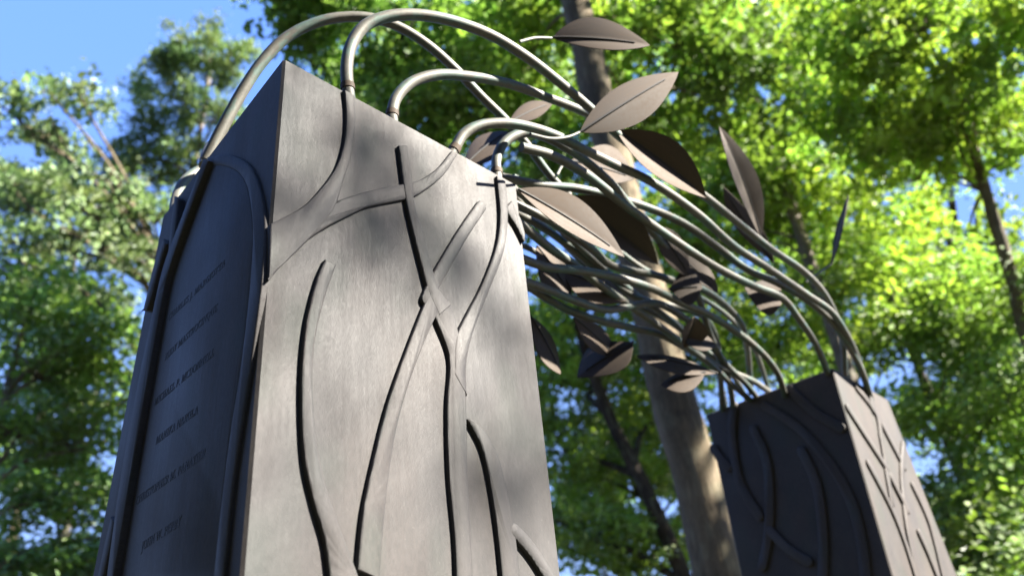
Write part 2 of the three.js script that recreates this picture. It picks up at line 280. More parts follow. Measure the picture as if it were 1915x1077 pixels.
// stems from the top edges of the near pillar
stem([[385, 300], [398, 274], [422, 226], [452, 172], [488, 118], [530, 74], [580, 46], [630, 33], [690, 33], [745, 50], [800, 84], [850, 128], [900, 180], [945, 224], [985, 270], [1026, 325], [1064, 366]], dL(385, 300) + 0.02, 2.75, 0.0175, 0.015);
stem([[653, 190], [650, 165], [648, 125], [656, 85], [680, 50], [715, 33], [765, 27], [830, 35], [910, 62], [980, 103], [1050, 157], [1105, 204], [1160, 256], [1220, 300], [1280, 340], [1320, 368], [1386, 421], [1443, 466], [1500, 505], [1535, 540], [1560, 582], [1576, 630], [1581, 700]], dA(650, 165) + 0.018, D2(1555, 690) + 0.25, 0.0172, 0.016, [650, 166]);
stem([[735, 240], [733, 215], [741, 183], [768, 155], [815, 140], [880, 143], [950, 156], [1020, 181], [1080, 204], [1125, 226], [1160, 250]], dA(733, 215) + 0.02, 2.75, 0.0165, 0.015, [733, 214]);
stem([[835, 300], [850, 278], [866, 252], [892, 236], [935, 230], [975, 234], [1030, 250], [1099, 283], [1156, 311], [1200, 330], [1250, 360], [1310, 404], [1373, 460], [1437, 502], [1511, 552], [1556, 584], [1586, 629], [1608, 680], [1622, 724]], dA(850, 278) + 0.018, d2A(1622, 724) - 0.01, 0.0165, 0.0165, [849, 279]);
stem([[930, 350], [929, 322], [929, 296], [942, 268], [966, 252], [992, 248], [1025, 258], [1070, 283], [1108, 311], [1146, 346], [1184, 393], [1231, 447], [1279, 505], [1308, 560], [1330, 630], [1355, 677], [1395, 717], [1418, 746]], dA(929, 322) + 0.018, D2(1413, 741) + 0.02, 0.0165, 0.016, [929, 323]);
// stems from its far sides
stem([[900, 330], [938, 332], [1010, 346], [1077, 352], [1153, 370], [1216, 390], [1279, 418], [1342, 462], [1400, 505], [1456, 530], [1522, 570], [1560, 607], [1598, 665], [1621, 716], [1630, 748]], 2.5, d2A(1622, 724) - 0.005);
stem([[940, 372], [976, 388], [1026, 412], [1102, 462], [1140, 494], [1184, 507], [1222, 513], [1260, 525], [1314, 541], [1355, 569], [1387, 606], [1398, 650], [1402, 690], [1405, 735]], 2.5, D2(1405, 715) + 0.2);
stem([[930, 388], [976, 421], [1026, 462], [1077, 497], [1121, 532], [1184, 576], [1247, 620], [1290, 652], [1329, 681], [1365, 715], [1404, 748]], 2.35, D2(1402, 741) - 0.005);
stem([[930, 462], [982, 486], [1026, 500], [1070, 504], [1140, 516], [1216, 538], [1272, 565], [1329, 590], [1402, 639], [1439, 675], [1458, 705], [1470, 745]], 2.4, D2(1468, 725) + 0.01);
stem([[940, 515], [985, 528], [1033, 545], [1090, 567], [1134, 579], [1184, 572], [1228, 567], [1272, 589], [1310, 620], [1351, 678], [1366, 723], [1372, 765]], 2.45, D2(1371, 752) + 0.01);
stem([[950, 520], [992, 538], [1026, 560], [1070, 583], [1134, 603], [1184, 614], [1235, 626], [1290, 655], [1350, 688], [1409, 713], [1442, 735]], 2.6, D2(1439, 730) + 0.15);
stem([[930, 380], [976, 403], [1033, 437], [1090, 482], [1121, 509], [1171, 545], [1222, 566], [1270, 575], [1316, 592], [1337, 626], [1345, 665], [1348, 708], [1352, 775]], 2.7, D2(1351, 759) + 0.03);
stem([[975, 275], [1030, 290], [1090, 322], [1180, 392], [1270, 455], [1340, 500], [1410, 535], [1464, 558], [1493, 594], [1526, 643], [1552, 705]], 2.3, D2(1548, 690) + 0.02);
stem([[940, 335], [1000, 385], [1060, 440], [1150, 520], [1230, 580], [1290, 630], [1340, 672], [1400, 722], [1420, 750]], 2.6, D2(1413, 741) + 0.3, 0.014, 0.014);
stem([[945, 345], [990, 398], [1050, 452], [1120, 520], [1190, 560], [1260, 600], [1325, 655], [1385, 722], [1398, 752]], 2.75, D2(1398, 745) + 0.35, 0.012, 0.013);
stem([[950, 450], [1000, 470], [1060, 520], [1140, 556], [1230, 590], [1300, 640], [1340, 690], [1358, 760]], 2.85, D2(1356, 755) + 0.3, 0.012, 0.013);
stem([[960, 330], [1040, 372], [1110, 430], [1200, 500], [1290, 545], [1360, 590], [1410, 650], [1440, 735]], 2.9, D2(1438, 725) + 0.4, 0.012, 0.013);
// two more that arch over from the back of its left edge
stem([[325, 400], [330, 370], [342, 342], [362, 324], [392, 312], [440, 300]], dL(325, 385) + 0.06, dL(325, 385) + 0.5, 0.017, 0.017);
stem([[382, 310], [386, 290], [396, 272], [415, 262], [450, 262]], dL(384, 300) + 0.05, dL(384, 300) + 0.4, 0.017, 0.017);

// leaves of the sculpture: base, tip, widest point on either side (pixel, pixel, distance), where along it is widest
function bronzeLeaf(b, t, s1, s2, tm = 0.45, o = {}) {
  if (o.lit) { // of the two ways this outline can lean, the one whose seen side meets the sun
    const facing = (p, q) => { const A = at(...b), n = at(...p).sub(at(...q)).cross(at(...t).sub(A)).normalize(); if (n.dot(EYE.clone().sub(A)) < 0) n.negate(); return n.dot(SUN); };
    const w1 = [s1[0], s1[1], s2[2]], w2 = [s2[0], s2[1], s1[2]]; if (facing(w1, w2) > facing(s1, s2)) { s1 = w1; s2 = w2; }
  }
  const B = at(...b), T = at(...t), S1 = at(...s1), S2 = at(...s2), N = 26, M = 6, ex = Math.log(0.5) / Math.log(tm);
  const axis = T.clone().sub(B), len = axis.length(), mid = B.clone().lerp(T, tm);
  const d1 = S1.clone().sub(mid), d2 = S2.clone().sub(mid);
  const nrm = d1.clone().sub(d2).cross(axis).normalize(); if (nrm.dot(EYE.clone().sub(mid)) < 0) nrm.negate();
  const camber = (o.camber ?? 0.03) * len;
  const centre = (q) => B.clone().lerp(T, q).addScaledVector(nrm, camber * 4 * q * (1 - q) - 0);
  const wid = (q) => Math.pow(Math.max(0, Math.sin(Math.PI * Math.pow(q, ex))), 0.9);
  const grid = (off) => { const a = []; for (let i = 0; i <= N; i++) for (let j = -M; j <= M; j++) { const q = i / N, w = wid(q), d = (j < 0 ? d1 : d2), s = Math.abs(j) / M; const p = centre(q).addScaledVector(d, w * s).addScaledVector(nrm, (off + (o.cup ?? 0.05) * d.length() * s * (1 - s) * w)); a.push(p); } return a; };
  const th = 0.0016, top = grid(th), bot = grid(-th), W = 2 * M + 1, pos = [], uv = [], idx = [];
  for (const g of [top, bot]) for (let i = 0; i <= N; i++) for (let j = 0; j < W; j++) { const p = g[i * W + j]; pos.push(p.x, p.y, p.z); uv.push((j - M) / M * 0.06 + (o.u ?? 0), i / N * len); }
  const off = (N + 1) * W, quad = (a, c, d, e) => idx.push(a, c, d, a, d, e);
  for (let i = 0; i < N; i++) for (let j = 0; j < W - 1; j++) { const a = i * W + j; quad(a, a + 1, a + W + 1, a + W); quad(off + a, off + a + W, off + a + W + 1, off + a + 1); }
  for (let i = 0; i < N; i++) for (const j of [0, W - 1]) { const a = i * W + j; quad(a, a + W, off + a + W, off + a); }
  let g = new THREE.BufferGeometry(); g.setAttribute('position', new THREE.Float32BufferAttribute(pos, 3)); g.setAttribute('uv', new THREE.Float32BufferAttribute(uv, 2)); g.setIndex(idx);
  g = toCreasedNormals(g, 0.5);
  const m = mesh('bronze_leaf', g, leafBronze, memorial);
  const rib = []; for (let i = 0; i <= 8; i++) { const q = mix(0.0, o.rib ?? 0.84, i / 8); rib.push(centre(q).addScaledVector(nrm, 0.003)); }
  mesh('midrib', bar(rib, 0.0046, 0.0026, 24, 8), darkPatina, m);
  if (o.stalk) { const pts = run([...o.stalk.map((p) => [p[0], p[1]]), [b[0], b[1]]], o.stalk[0][2], b[2]); mesh('leaf_stalk', bar(pts, 0.0055, 0.0045, 24, 8), patina, m); }
  if (o.label) m.userData.label = o.label;
  return m;
}
const LEAVES = [
  [[1034, 71, 2.52], [1216, 85, 2.50], [1112, 37, 2.55], [1135, 97, 2.48], 0.45, { stalk: [[972, 78, 2.38], [1000, 71, 2.4]], u: 0.1, label: 'topmost leaf, pale grey' }],
  [[1085, 247, 2.36], [1269, 135, 2.56], [1152, 168, 2.49], [1200, 230, 2.46], 0.48, { stalk: [[992, 251, 2.15], [1030, 259, 2.2], [1062, 256, 2.28]], u: 0.4, label: 'broad flat leaf catching the sun' }],
  [[1153, 244, 2.62], [1321, 370, 2.75], [1262, 268, 2.66], [1216, 326, 2.59], 0.5, { u: 0.7, label: 'folded leaf with a dark brown upper half' }],
  [[968, 354, 2.28], [1168, 481, 2.4], [1078, 375, 2.37], [1052, 432, 2.29], 0.5, { u: 0.2, label: 'long leaf with a bright lower edge' }],
  [[1060, 366, 2.66], [1231, 495, 2.86], [1172, 388, 2.72], [1136, 452, 2.70], 0.52, { u: 0.55 }],
  [[1424, 447, 3.3], [1345, 236, 3.25], [1413, 335, 3.2], [1368, 340, 3.3], 0.5, { lit: true, u: 0.3 }],
  [[1448, 490, 3.4], [1354, 350, 3.35], [1425, 420, 3.3], [1378, 420, 3.42], 0.5, { u: 0.8 }],
  [[950, 232, 2.7], [1033, 194, 2.85], [985, 196, 2.85], [1000, 226, 2.7], 0.5, { u: 0.15 }],
  [[868, 312, 2.6], [950, 246, 2.75], [893, 262, 2.8], [930, 296, 2.6], 0.5, { lit: true, u: 0.65 }],
  [[1068, 301, 2.85], [1186, 335, 3.0], [1138, 275, 3.0], [1120, 343, 2.85], 0.5, { lit: true, u: 0.9, stalk: [[1042, 327, 2.7], [1052, 310, 2.75]] }],
  [[1226, 424, 3.0], [1290, 520, 3.1], [1272, 448, 3.1], [1240, 484, 3.0], 0.42, { lit: true, u: 0.25 }],
  [[1262, 474, 3.1], [1343, 548, 3.2], [1318, 498, 3.2], [1292, 520, 3.1], 0.45, { lit: true, u: 0.5 }],
  [[1250, 541, 3.02], [1314, 537, 3.06], [1285, 502, 3.12], [1290, 571, 3.0], 0.6, { lit: true, u: 0.35 }],
  [[1466, 556, 3.4], [1393, 538, 3.35], [1440, 526, 3.45], [1434, 590, 3.3], 0.45, { lit: true, u: 0.6, label: 'reddish brown leaf above the far pillar' }],
  [[1300, 592, 3.1], [1278, 650, 3.15], [1322, 626, 3.15], [1277, 615, 3.05], 0.5, { lit: true, u: 0.85 }],
  [[1283, 640, 3.1], [1340, 648, 3.2], [1308, 622, 3.2], [1310, 658, 3.05], 0.5, { lit: true, u: 0.05 }],
  [[1185, 640, 2.9], [1080, 706, 2.85], [1108, 650, 3.0], [1165, 694, 2.8], 0.55, { u: 0.45 }],
  [[1072, 594, 2.8], [1150, 668, 2.95], [1126, 618, 2.95], [1098, 650, 2.8], 0.55, { u: 0.75 }],
  [[1342, 699, 3.2], [1190, 665, 3.1], [1262, 672, 3.2], [1258, 702, 3.05], 0.5, { u: 0.15 }],
  [[1319, 697, 3.15], [1236, 720, 3.05], [1280, 696, 3.2], [1285, 736, 3.0], 0.42, { lit: true, u: 0.95 }],
  [[990, 590, 2.75], [1048, 700, 2.7], [1030, 634, 2.85], [1004, 665, 2.65], 0.5, { u: 0.2 }],
  [[1003, 460, 2.75], [1066, 556, 2.8], [1060, 490, 2.95], [1015, 540, 2.65], 0.5, { u: 0.5 }],
  [[1052, 508, 2.85], [1172, 562, 2.95], [1115, 512, 3.0], [1095, 566, 2.8], 0.5, { u: 0.7 }],
  [[1557, 493, 3.75], [1588, 364, 3.8], [1568, 432, 3.9], [1580, 436, 3.6], 0.5, { u: 0.3, stalk: [[1508, 527, 3.6], [1535, 508, 3.68]], label: 'slim blue-black leaf seen edge-on' }],
];
for (const l of LEAVES) bronzeLeaf(...l);

// ---------------------------------------------------------------- trees
function sprig(seed, n, size, spread) { // a spray of separate leaves
  const g = rng(seed), pos = [], nor = [], idx = [];
  for (let i = 0; i < n; i++) {
    const c = V(gauss(g), gauss(g) * 0.55, gauss(g)).multiplyScalar(spread), ax = V(gauss(g), gauss(g) * 0.6 - 0.25, gauss(g)).normalize();
    const up = V(gauss(g) * 0.6, 1, gauss(g) * 0.6).normalize(), sd = V().crossVectors(ax, up).normalize(), n0 = V().crossVectors(sd, ax).normalize();
    const L = size * mix(0.7, 1.3, g()), w = L * mix(0.5, 0.68, g()), k = pos.length / 3;
    const put = (a, b, d, m) => { const p = c.clone().addScaledVector(ax, a * L).addScaledVector(sd, b * w).addScaledVector(n0, d * L); pos.push(p.x, p.y, p.z); const nn = n0.clone().addScaledVector(sd, m).normalize(); nor.push(nn.x, nn.y, nn.z); };
    put(0, 0, 0, 0); put(0.3, 0.45, 0.05, -0.3); put(0.62, 0.42, 0.03, -0.3); put(1, 0, -0.1, 0); put(0.62, -0.42, 0.03, 0.3); put(0.3, -0.45, 0.05, 0.3);
    idx.push(k, k + 1, k + 2, k, k + 2, k + 3, k, k + 3, k + 4, k, k + 4, k + 5);
  }
  const b = new THREE.BufferGeometry(); b.setAttribute('position', new THREE.Float32BufferAttribute(pos, 3)); b.setAttribute('normal', new THREE.Float32BufferAttribute(nor, 3)); b.setIndex(idx); return b;
}
const SPRIG = [sprig(11, 12, 0.165, 0.33), sprig(12, 12, 0.16, 0.36), sprig(13, 24, 0.10, 0.22), sprig(14, 34, 0.085, 0.2)];
const M4 = new THREE.Matrix4();
// lobes: [centre, radius across, radius up, number of limb ends, sprays per end, spread]
function tree(name, label, o) {
  const g = rng(o.seed), root = new THREE.Group(); root.name = numbered(name); scene.add(root);
  const base = o.trunk[0].clone(); base.y = 0; root.position.copy(base); tag(root, label, 'tree', o.group);
  const loc = (p) => p.clone().sub(base), tp = o.trunk.map(loc), curve = new THREE.CatmullRomCurve3(tp, false, 'centripetal');
  const tg = bar(tp, o.r0, o.r1, 48, 18, curve);
  { const p = tg.attributes.position, n = tg.attributes.normal; for (let i = 0; i < p.count; i++) { const k = 0.06 * o.r0 * (Math.sin(p.getY(i) * 3.1 + n.getX(i) * 5) + Math.sin(p.getY(i) * 7.7 + n.getZ(i) * 7)); p.setXYZ(i, p.getX(i) + n.getX(i) * k, p.getY(i), p.getZ(i) + n.getZ(i) * k); } const uv = tg.attributes.uv; for (let i = 0; i < uv.count; i++) uv.setXY(i, uv.getX(i) * Math.max(1, Math.round(o.r0 * 8)), uv.getY(i) * 0.5); }
  mesh('trunk', tg, o.bark, root);
  const mats = [], cols = [], limbs = [], H = curve.getPointAt(1).y;
  const trunkAt = (y) => { let best = 0, bd = 1e9; for (let i = 0; i <= 40; i++) { const d = Math.abs(curve.getPointAt(i / 40).y - y); if (d < bd) { bd = d; best = i / 40; } } return best; };
  const limb = (pts, r0, r1, keep) => { const b = bar(pts, r0, r1, Math.max(10, pts.length * 5), 7); if (keep) mesh('limb', b, o.bark, root); else limbs.push(b); };
  for (const l of o.limbs ?? []) limb(run(l.px, l.d0, l.d1).map(loc), l.r0, l.r1, true);
  for (const [c, ra, ru, ends, sprays, spread] of o.lobes) {
    const lc = loc(c), rad = Math.hypot(lc.x - curve.getPointAt(trunkAt(lc.y)).x, lc.z - curve.getPointAt(trunkAt(lc.y)).z);
    const ta = trunkAt(clamp(lc.y - 0.35 * rad - ru, H * 0.2, H)), a = curve.getPointAt(ta);
    const hub = lc.clone().add(V(gauss(g) * ra * 0.2, -ru * 0.4, gauss(g) * ra * 0.2)), m1 = a.clone().lerp(hub, 0.5).add(V(gauss(g) * 0.25, rad * 0.12, gauss(g) * 0.25));
    const br = o.br ?? o.r1 * 0.5 + 0.012 * Math.sqrt(ends);
    limb([a, m1, hub], Math.min(br, o.r0 * 0.5), br * 0.4, true);
    for (let e = 0; e < ends; e++) {
      let d; do d = V(g() * 2 - 1, g() * 2 - 1, g() * 2 - 1); while (d.lengthSq() > 1);
      d.multiplyScalar(1 / Math.max(0.35, Math.pow(d.length(), 0.35)));
      const end = lc.clone().add(V(d.x * ra, d.y * ru, d.z * ra)), mm = hub.clone().lerp(end, 0.5).add(V(gauss(g) * 0.15, 0.1 * ra, gauss(g) * 0.15));
      limb([hub, mm, end], br * 0.32, 0.006, false);
      const tint = mix(0.65, 1.35, g()), yel = g();
      for (let s = 0; s < sprays * (o.dens ?? 1); s++) {
        const t = 1 - Math.pow(g(), 2) * 0.5, p = (t > 0.5 ? mm.clone().lerp(end, (t - 0.5) * 2) : hub.clone().lerp(mm, t * 2)).add(V(gauss(g) * spread, gauss(g) * spread * 0.5, gauss(g) * spread));
        const k = (o.leaf ?? 1) * mix(0.75, 1.25, g());
        M4.compose(p, new THREE.Quaternion().setFromEuler(new THREE.Euler(gauss(g) * 0.5, g() * 6.283, gauss(g) * 0.5)), V(k, k, k)); mats.push(M4.clone());
        const v = tint * mix(0.8, 1.2, g()); cols.push(new THREE.Color().setRGB(v * mix(0.9, 1.15, yel), v, v * mix(1.1, 0.8, yel)));
      }
    }
  }
  if (limbs.length) mesh('branches', mergeGeometries(limbs), o.bark, root).userData.kind = 'stuff';
  const im = new THREE.InstancedMesh(SPRIG[o.sprig ?? 0], o.mat, mats.length); im.name = 'crown'; im.castShadow = im.receiveShadow = true; im.userData.kind = 'stuff';
  mats.forEach((m, i) => { im.setMatrixAt(i, m); im.setColorAt(i, cols[i]); }); root.add(im);
  return root;
}
// a vertical trunk seen at a pixel and distance, from the ground to height h
const stand = (px, py, d, h, bend = 0) => { const p = at(px, py, d); return [V(p.x, -0.1, p.z), V(p.x + bend * 0.5, h * 0.4, p.z), V(p.x, h * 0.7, p.z + bend), V(p.x, h, p.z)]; };
const lobe = (px, py, d, ra, ru, ends, sprays, spread = 0.62) => [at(px, py, d), ra, ru, ends, sprays, spread];
// lobes spread evenly over a stretch of the view at one distance
function fill(seed, x0, y0, x1, y1, d, step, ra, ru, ends, sprays, spread = 0.6) {
  const g = rng(seed), out = [];
  for (let y = y0; y <= y1; y += step) for (let x = x0 + (Math.round((y - y0) / step) % 2) * step / 2; x <= x1; x += step) out.push(lobe(x + rr(-0.3, 0.3, g) * step, y + rr(-0.3, 0.3, g) * step, d * rr(0.92, 1.1, g), ra * rr(0.8, 1.2, g), ru * rr(0.8, 1.2, g), ends, sprays, spread));
  return out;
}
const G1 = 'trees of the wood behind the memorial';

tree('broadleaf_tree', 'straight grey trunk passing behind the bronze stems beside the far pillar', { seed: 101, br: 0.035, dens: 0.65, group: G1, trunk: [V(at(1352, 1110, 6.9).x, -0.1, at(1352, 1110, 6.9).z), at(1338, 1040, 7), at(1233, 640, 7.9), at(1115, 170, 9.5), at(1072, -20, 10.3), at(1040, -200, 11.5), at(1010, -400, 13)], r0: 0.26, r1: 0.16, bark: barkGrey, mat: GREEN.mid, leaf: 1,
  lobes: [lobe(1190, -60, 11, 1.6, 0.9, 16, 14), lobe(1020, 20, 12.5, 1.4, 0.8, 16, 14), lobe(1260, 70, 12.5, 1.3, 0.8, 14, 14), lobe(960, 120, 13, 1.2, 0.7, 12, 14), lobe(1330, 180, 13, 1.3, 0.8, 16, 14), lobe(1180, 210, 13.5, 1.2, 0.7, 12, 14)] });
tree('broadleaf_tree', 'dark leaning trunk low between the near pillar and the straight grey trunk', { seed: 102, dens: 0.5, group: G1, trunk: [V(at(1300, 1160, 14).x, -0.1, at(1300, 1160, 14).z), at(1276, 1077, 14), at(1227, 956, 14.3), at(1175, 851, 14.8), at(1113, 713, 15.4), at(1080, 600, 16)], r0: 0.2, r1: 0.1, bark: barkDark, mat: GREEN.bright, leaf: 0.9,
  lobes: [lobe(1090, 560, 16, 1.5, 0.9, 16, 16), lobe(1120, 700, 17, 1.6, 0.9, 18, 16), lobe(1060, 820, 16, 1.3, 0.8, 16, 16), lobe(1180, 900, 17, 1.6, 0.9, 18, 16), lobe(1080, 980, 15, 1.3, 0.9, 16, 16), lobe(1190, 1040, 15, 1.3, 0.9, 16, 16), lobe(1240, 760, 17, 1.4, 0.9, 14, 16)] });
tree('broadleaf_tree', 'tree with a thin pale trunk above the arching stems', { seed: 103, br: 0.035, dens: 0.6, group: G1, trunk: stand(1389, 120, 17, 17), r0: 0.17, r1: 0.07, bark: barkPale, mat: GREEN.bright, leaf: 1,
  lobes: [lobe(1420, 40, 16, 1.6, 1, 16, 14), lobe(1330, 330, 16.5, 1.6, 1, 18, 14), lobe(1480, 170, 15.5, 1.6, 0.9, 18, 14), lobe(1440, 290, 15, 1.5, 0.9, 18, 14), lobe(1300, 60, 16, 1.4, 0.8, 12, 14), lobe(1370, 440, 16, 1.5, 0.9, 16, 14), lobe(1270, 420, 17, 1.3, 0.8, 14, 14)] });
tree('broadleaf_tree', 'bright tree with a bare dark trunk gap high at the right edge', { seed: 104, dens: 0.6, group: G1, trunk: [V(at(1960, 800, 12).x, -0.1, at(1960, 800, 12).z), at(1925, 640, 12.3), at(1890, 510, 12.6), at(1858, 400, 12.9), at(1825, 290, 13.2), at(1795, 150, 13.8), at(1780, 40, 14.2)], r0: 0.15, r1: 0.07, br: 0.03, bark: barkGrey, mat: GREEN.bright, leaf: 1,
  limbs: [{ px: [[1852, 372], [1836, 368], [1822, 395], [1815, 425]], d0: 13, d1: 13.1, r0: 0.04, r1: 0.015 }],
  lobes: [lobe(1600, 60, 13, 1.5, 0.9, 18, 15), lobe(1730, 30, 12, 1.4, 0.8, 16, 15), lobe(1640, 190, 13, 1.6, 0.8, 20, 15), lobe(1780, 190, 12.5, 1.3, 0.7, 14, 15), lobe(1890, 30, 12, 1.0, 0.6, 10, 15), lobe(1700, 310, 14, 1.5, 0.8, 18, 15), lobe(1890, 250, 13, 0.7, 0.5, 7, 15)] });
tree('broadleaf_tree', 'tree whose foliage fills the gap above the far pillar', { seed: 105, br: 0.035, dens: 0.55, group: G1, trunk: stand(1640, 900, 16, 12), r0: 0.16, r1: 0.07, bark: barkDark, mat: GREEN.bright, leaf: 1, sprig: 1,
  lobes: [lobe(1480, 400, 16, 1.5, 0.9, 18, 14), lobe(1620, 430, 15.5, 1.6, 0.9, 18, 14), lobe(1540, 540, 15, 1.5, 0.9, 18, 14), lobe(1690, 540, 16, 1.3, 0.8, 12, 14), lobe(1440, 620, 16, 1.6, 0.9, 18, 14), lobe(1650, 640, 15, 1.3, 0.8, 14, 14), lobe(1350, 560, 17, 1.4, 0.9, 14, 14), lobe(1500, 680, 17, 1.3, 0.6, 9, 14)] });
tree('broadleaf_tree', 'deep green tree low at the right edge beside the far pillar', { seed: 106, br: 0.035, dens: 0.65, group: G1, trunk: stand(1732, 720, 15, 10.5), r0: 0.14, r1: 0.06, bark: barkDark, mat: GREEN.mid, leaf: 1, sprig: 1,
  lobes: [lobe(1800, 620, 14, 1.3, 0.8, 16, 16), lobe(1890, 540, 13, 1.0, 0.7, 10, 16), lobe(1870, 720, 13, 1.3, 0.8, 18, 16), lobe(1780, 800, 14, 1.2, 0.7, 14, 16), lobe(1880, 880, 13, 1.2, 0.7, 14, 16), lobe(1790, 940, 13, 1.1, 0.7, 14, 16), lobe(1860, 1030, 12, 1.3, 0.7, 20, 18), lobe(1760, 560, 15, 1.1, 0.7, 10, 16)] });
tree('broadleaf_tree', 'tree behind the top of the near pillar, sky showing through', { seed: 107, dens: 0.75, group: G1, trunk: stand(770, 700, 15, 17), r0: 0.2, r1: 0.08, bark: barkDark, mat: GREEN.deep, leaf: 1,
  lobes: [lobe(545, 20, 15, 1.0, 0.8, 12, 14), lobe(590, 100, 15.5, 0.7, 0.5, 7, 12), lobe(650, 10, 15, 1.1, 0.6, 12, 14), lobe(770, 60, 14.5, 1.3, 0.8, 14, 14), lobe(720, 160, 15, 0.9, 0.7, 9, 12), lobe(880, 60, 14, 1.3, 0.8, 15, 14), lobe(830, 190, 14.5, 1.3, 0.7, 16, 14), lobe(960, 210, 14.5, 1.2, 0.8, 14, 14), lobe(1040, 290, 15, 1.3, 0.8, 14, 14), lobe(790, 280, 15, 0.9, 0.6, 9, 13)] });
tree('pine_tree', 'tall slim tree with a ragged crown against the open sky', { seed: 108, dens: 0.5, group: G1, trunk: stand(378, 220, 27, 24.5), r0: 0.2, r1: 0.06, bark: barkPale, mat: GREEN.blue, leaf: 1.5, sprig: 3,
  lobes: [lobe(375, 95, 26, 1.5, 0.9, 14, 13, 0.45), lobe(310, 130, 26, 1.2, 0.7, 9, 12, 0.45), lobe(430, 115, 26, 1.0, 0.7, 8, 12, 0.45), lobe(345, 190, 26, 1.5, 0.6, 9, 12, 0.45), lobe(260, 170, 26.5, 0.6, 0.5, 4, 12, 0.4), lobe(300, 245, 26, 1.3, 0.7, 9, 12, 0.45), lobe(400, 220, 26, 1.3, 0.7, 10, 12, 0.45), lobe(250, 290, 26, 1.1, 0.6, 8, 12, 0.45), lobe(350, 290, 26, 1.5, 0.7, 10, 12, 0.45)] });
tree('broadleaf_tree', 'bluish tree with a long bare limb, left of the near pillar', { seed: 109, dens: 0.45, group: G1, trunk: stand(300, 620, 17, 11), r0: 0.18, r1: 0.08, bark: barkGrey, mat: GREEN.blue, leaf: 1.05,
  limbs: [{ px: [[300, 640], [270, 530], [230, 490], [160, 452], [110, 425], [66, 398], [20, 350]], d0: 17, d1: 17.5, r0: 0.09, r1: 0.03 }, { px: [[280, 690], [212, 600], [165, 552], [110, 520], [40, 490]], d0: 17, d1: 17, r0: 0.07, r1: 0.03 }, { px: [[205, 345], [160, 310], [120, 270], [90, 215]], d0: 18, d1: 18.4, r0: 0.035, r1: 0.012 }, { px: [[225, 350], [180, 290], [150, 240]], d0: 18, d1: 18.4, r0: 0.03, r1: 0.012 }],
  lobes: [lobe(150, 185, 18.5, 0.9, 0.4, 7, 11), lobe(95, 165, 18.5, 0.4, 0.5, 3, 10), lobe(50, 240, 18.5, 1.0, 0.5, 7, 11), lobe(5, 190, 18.5, 0.6, 0.5, 4, 10), lobe(40, 340, 18, 1.0, 0.4, 6, 10), lobe(110, 370, 18, 1.1, 0.5, 8, 11), lobe(210, 370, 18, 1.1, 0.6, 9, 11), lobe(280, 400, 18, 0.9, 0.6, 7, 11), lobe(150, 440, 17.5, 1.3, 0.5, 9, 11), lobe(30, 440, 17.5, 0.9, 0.5, 6, 11), lobe(230, 490, 17, 0.9, 0.6, 7, 11), lobe(130, 560, 17, 1.3, 0.5, 7, 11)] });
tree('broadleaf_tree', 'deep green tree low at the left edge, below the long bare limb', { seed: 110, dens: 0.5, group: G1, trunk: stand(14, 720, 14, 8.2), r0: 0.13, r1: 0.06, bark: barkPale, mat: GREEN.deep, leaf: 1, sprig: 1,
  lobes: [lobe(40, 560, 14, 1.2, 0.7, 14, 15), lobe(170, 620, 14.5, 1.2, 0.7, 14, 15), lobe(90, 690, 14.5, 1.4, 0.7, 16, 15), lobe(220, 730, 15, 1.0, 0.7, 10, 15), lobe(40, 800, 13.5, 1.1, 0.6, 12, 15), lobe(160, 820, 14, 1.2, 0.7, 12, 15), lobe(90, 920, 14, 1.2, 0.6, 12, 15), lobe(190, 980, 14, 0.9, 0.6, 9, 15), lobe(50, 1040, 13.5, 1.3, 0.6, 16, 15), lobe(170, 1070, 13.5, 0.9, 0.6, 10, 15)] });
// farther rank
tree('broadleaf_tree', 'far tree seen through the leaves above the near end of the stems', { seed: 111, dens: 0.65, group: G1, trunk: stand(900, 500, 24, 20), r0: 0.22, r1: 0.08, bark: barkDark, mat: GREEN.mid, leaf: 1.4,
  lobes: [...fill(31, 700, 20, 1240, 500, 22, 125, 1.5, 0.9, 8, 11)] });
tree('broadleaf_tree', 'far tree closing the view under the stems between the pillars', { seed: 112, dens: 0.8, group: G1, trunk: stand(1150, 950, 24, 11), r0: 0.2, r1: 0.08, bark: barkDark, mat: GREEN.bright, leaf: 1.4,
  lobes: [...fill(32, 1030, 560, 1330, 1080, 20, 110, 1.4, 0.9, 9, 12)] });
tree('broadleaf_tree', 'far tree behind the far pillar, mostly screened by brighter leaves', { seed: 113, dens: 0.55, group: G1, trunk: stand(1600, 800, 24, 17), r0: 0.2, r1: 0.08, bark: barkDark, mat: GREEN.bright, leaf: 1.4,
  lobes: [...fill(33, 1300, 0, 1700, 680, 21, 125, 1.6, 1.0, 8, 11)] });
tree('broadleaf_tree', 'far light green tree filling the upper right corner behind the dark leaning trunk', { seed: 116, dens: 0.6, group: G1, trunk: stand(1800, 500, 23, 21), r0: 0.2, r1: 0.08, bark: barkDark, mat: GREEN.bright, leaf: 1.4,
  lobes: [...fill(36, 1690, 20, 1900, 560, 21, 125, 1.5, 0.9, 7, 10)] });
tree('broadleaf_tree', 'far tree at the foot of the right edge', { seed: 114, dens: 0.85, group: G1, trunk: stand(1850, 1000, 22, 9.5), r0: 0.2, r1: 0.08, bark: barkDark, mat: GREEN.mid, leaf: 1.4,
  lobes: [...fill(34, 1740, 560, 1910, 1080, 19, 110, 1.3, 0.8, 9, 12)] });
tree('broadleaf_tree', 'pale airy far tree behind the long bare limb at the left', { seed: 117, dens: 0.6, group: G1, trunk: stand(120, 600, 27, 16.5), r0: 0.2, r1: 0.08, br: 0.04, bark: barkGrey, mat: GREEN.blue, leaf: 1.5,
  lobes: [...fill(37, 10, 300, 300, 580, 27, 85, 1.3, 0.7, 7, 9)] });
